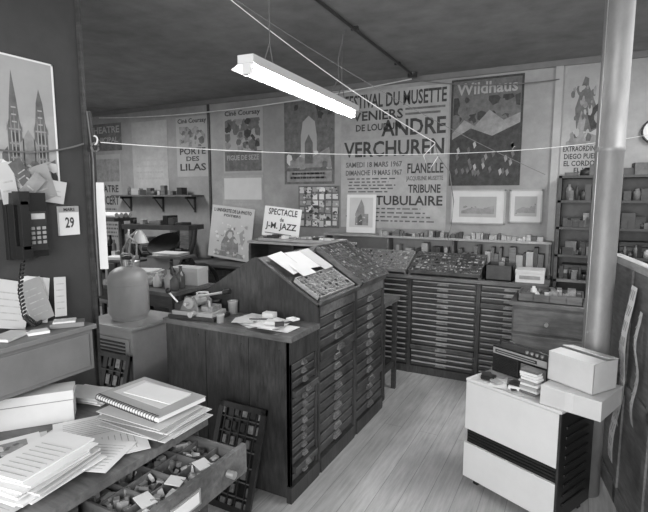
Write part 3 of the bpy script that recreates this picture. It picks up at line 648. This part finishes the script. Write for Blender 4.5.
b=B('desk_lamp',(-2.72,2.34,.851)); b.lathe((0,0,0),[(0,0),(.04,0),(.04,.01),(.015,.02),(0,.02)],DGREY,16); b.tube([(0,0,.01),(-.02,0,.3),(.04,-.02,.52),(.13,-.04,.56)],.007,PAPER2); b.lathe((.15,-.04,.48),[(.055,0),(.035,.05),(.014,.08),(0,.082)],ENAM,16); b.done()
# ------------------------------------------------------------ side table, clutter
b=B('side_table'); b.box(-3.75,-2.75,2.75,3.25,.86,.89,WOODM)
for x in(-3.72,-2.82):
    for y in(2.78,3.18): b.box(x,x+.04,y,y+.04,0,.86,WOODD)
b.box(-3.72,-2.78,2.78,3.2,.3,.32,WOODM); b.box(-3.72,-2.78,2.775,2.79,.76,.86,WOODD)
b.done(.002)
b=B('bottle_group',(0,0,.891))
for x,y,h,m in((-2.85,2.95,.18,GLASS),(-2.93,2.9,.15,LGREY),(-3.0,3.0,.2,BLACK),(-3.06,2.9,.12,ENAM),(-2.82,2.85,.14,GLASS)):
    b.lathe((x,y,0),[(0,0),(.032,0),(.035,.01),(.035,h*.6),(.012,h*.78),(.012,h*.95),(.015,h),(0,h)],m,16)
b.done()
b=B('file_box',(-2.93,3.13,.891),.1); b.box(-.14,.14,-.07,.08,0,.14,CARD); b.box(-.142,.142,-.072,.082,.11,.145,PAPER2); b.done(.002)
b=B('enamel_pot',(-3.6,3.1,.891)); b.lathe((0,0,0),[(0,0),(.07,0),(.08,.15),(.085,.155),(.075,.155),(.065,.01),(0,.01)],ENAM,20); b.done()
stack('paper_stack',(-3.3,2.97,.891),.25,.2,10,.012,.3)
b=B('platen_printing_press',(-3.95,3.85,0),.15)
for x in(-.3,.26):
    b.prism_y([(-.3,0),(.3,0),(.22,.25),(.12,.5),(.2,.9),(.1,1.0),(-.1,.9),(-.14,.5),(-.24,.25)],0,.05,DGREY,Matrix.Translation((x,0,0))@Matrix.Rotation(pi/2,4,'Z'))
b.cyl((-.4,0,.55),(.45,0,.55),.03,STEEL,12); b.ring((.45,0,.55),.36,.025,DGREY,'x',36)
for i in range(6): a=i*pi/3; b.cyl((.45,0,.55),(.45,.35*math.cos(a),.55+.35*math.sin(a)),.015,DGREY,8)
b.ob((0,-.12,.78),(.5,.04,.4),(-.35,0,0),GREYM); b.ob((0,.1,.85),(.5,.05,.42),(.15,0,0),DGREY)
b.cyl((0,.02,1.10),(0,-.0,1.13),.18,DGREY,32); b.cyl((0,.1,1.0),(0,.0,1.11),.03,DGREY)
for z in(1.0,1.06): b.cyl((-.25,-.02,z),(.25,-.02,z),.025,BLACK,14)
b.box(-.42,.42,-.14,.14,1.28,1.33,DGREY)
b.tube([(-.4,0,1.30),(-.38,0,1.1),(-.3,0,.95)],.03,DGREY); b.tube([(.4,0,1.30),(.38,0,1.15),(.3,0,.95)],.03,DGREY)
clutter(b,-.38,.38,-.12,.12,1.33,7,.10,[DGREY,BLACK,GREYM,PAPER3],.14)
b.box(-.55,-.1,-.4,-.15,.95,.97,WOODD); b.box(.1,.5,-.4,-.15,1.02,1.04,WOODM); b.cyl((.3,-.28,0),(.3,-.28,1.02),.015,DGREY); b.cyl((-.4,-.28,.0),(-.4,-.28,.95),.015,DGREY)
for k in range(5): b.ob((.3,-.28,1.045+k*.006),(.3,.2,.004),(0,0,U(-.15,.15)),rnd.choice([PAPER,PAPER2]))
b.ob((-.32,-.28,.99),(.3,.18,.03),(0,0,.1),PAPER2)
b.done(.003)
b=B('paper_roll_rack'); 
for x in(-5.0,-4.45): b.box(x,x+.04,3.7,3.74,0,1.38,WOODD)
b.box(-5.02,-4.39,3.6,3.9,1.36,1.39,WOODD); b.box(-5.02,-4.39,3.6,3.9,.9,.92,WOODM); b.box(-5.02,-4.39,3.6,3.9,.45,.47,WOODM)
for x in(-5.0,-4.45): b.box(x,x+.04,3.86,3.9,0,1.38,WOODD)
for i in range(4): b.cyl((-4.98,3.66+i*.06,1.42),(-4.42,3.66+i*.06,1.42),.028,rnd.choice([PAPER2,PAPER3]),14)
clutter(b,-4.93,-4.46,3.62,3.86,.921,7,.3); clutter(b,-4.93,-4.46,3.62,3.86,.471,7,.3)
b.done()
# ------------------------------------------------------------ lights
def area(name,loc,rot,sx,sy,e):
    l=bpy.data.lights.new(name,'AREA'); l.shape='RECTANGLE'; l.size=sx; l.size_y=sy; l.energy=e
    o=bpy.data.objects.new(name,l); o.location=loc; o.rotation_euler=rot; bpy.context.collection.objects.link(o)
area('window_light',(-.3,-1.3,1.7),(math.radians(86),0,math.radians(14)),2.4,1.4,115)
area('fill_light_right',(.95,3.1,2.7),(0,math.radians(15),0),.3,1.5,50)  # added fill without a fixture, out of view right, brightens the far side
area('fill_light_left',(-4.9,3.0,2.7),(0,0,0),.3,1.5,52)  # added fill, unseen beyond the partition, lifts the back-left area
w=bpy.data.worlds.new('World'); scene.world=w; w.use_nodes=True
w.node_tree.nodes['Background'].inputs[0].default_value=(1,1,1,1); w.node_tree.nodes['Background'].inputs[1].default_value=1.15
# ------------------------------------------------------------ camera
cd=bpy.data.cameras.new('camera'); cd.sensor_width=36; cd.lens=490/648*36; cd.clip_start=.05
co=bpy.data.objects.new('camera',cd); co.location=(0,0,1.65); co.rotation_euler=(math.radians(90-7.2),0,math.radians(27.5))
bpy.context.collection.objects.link(co); scene.camera=co
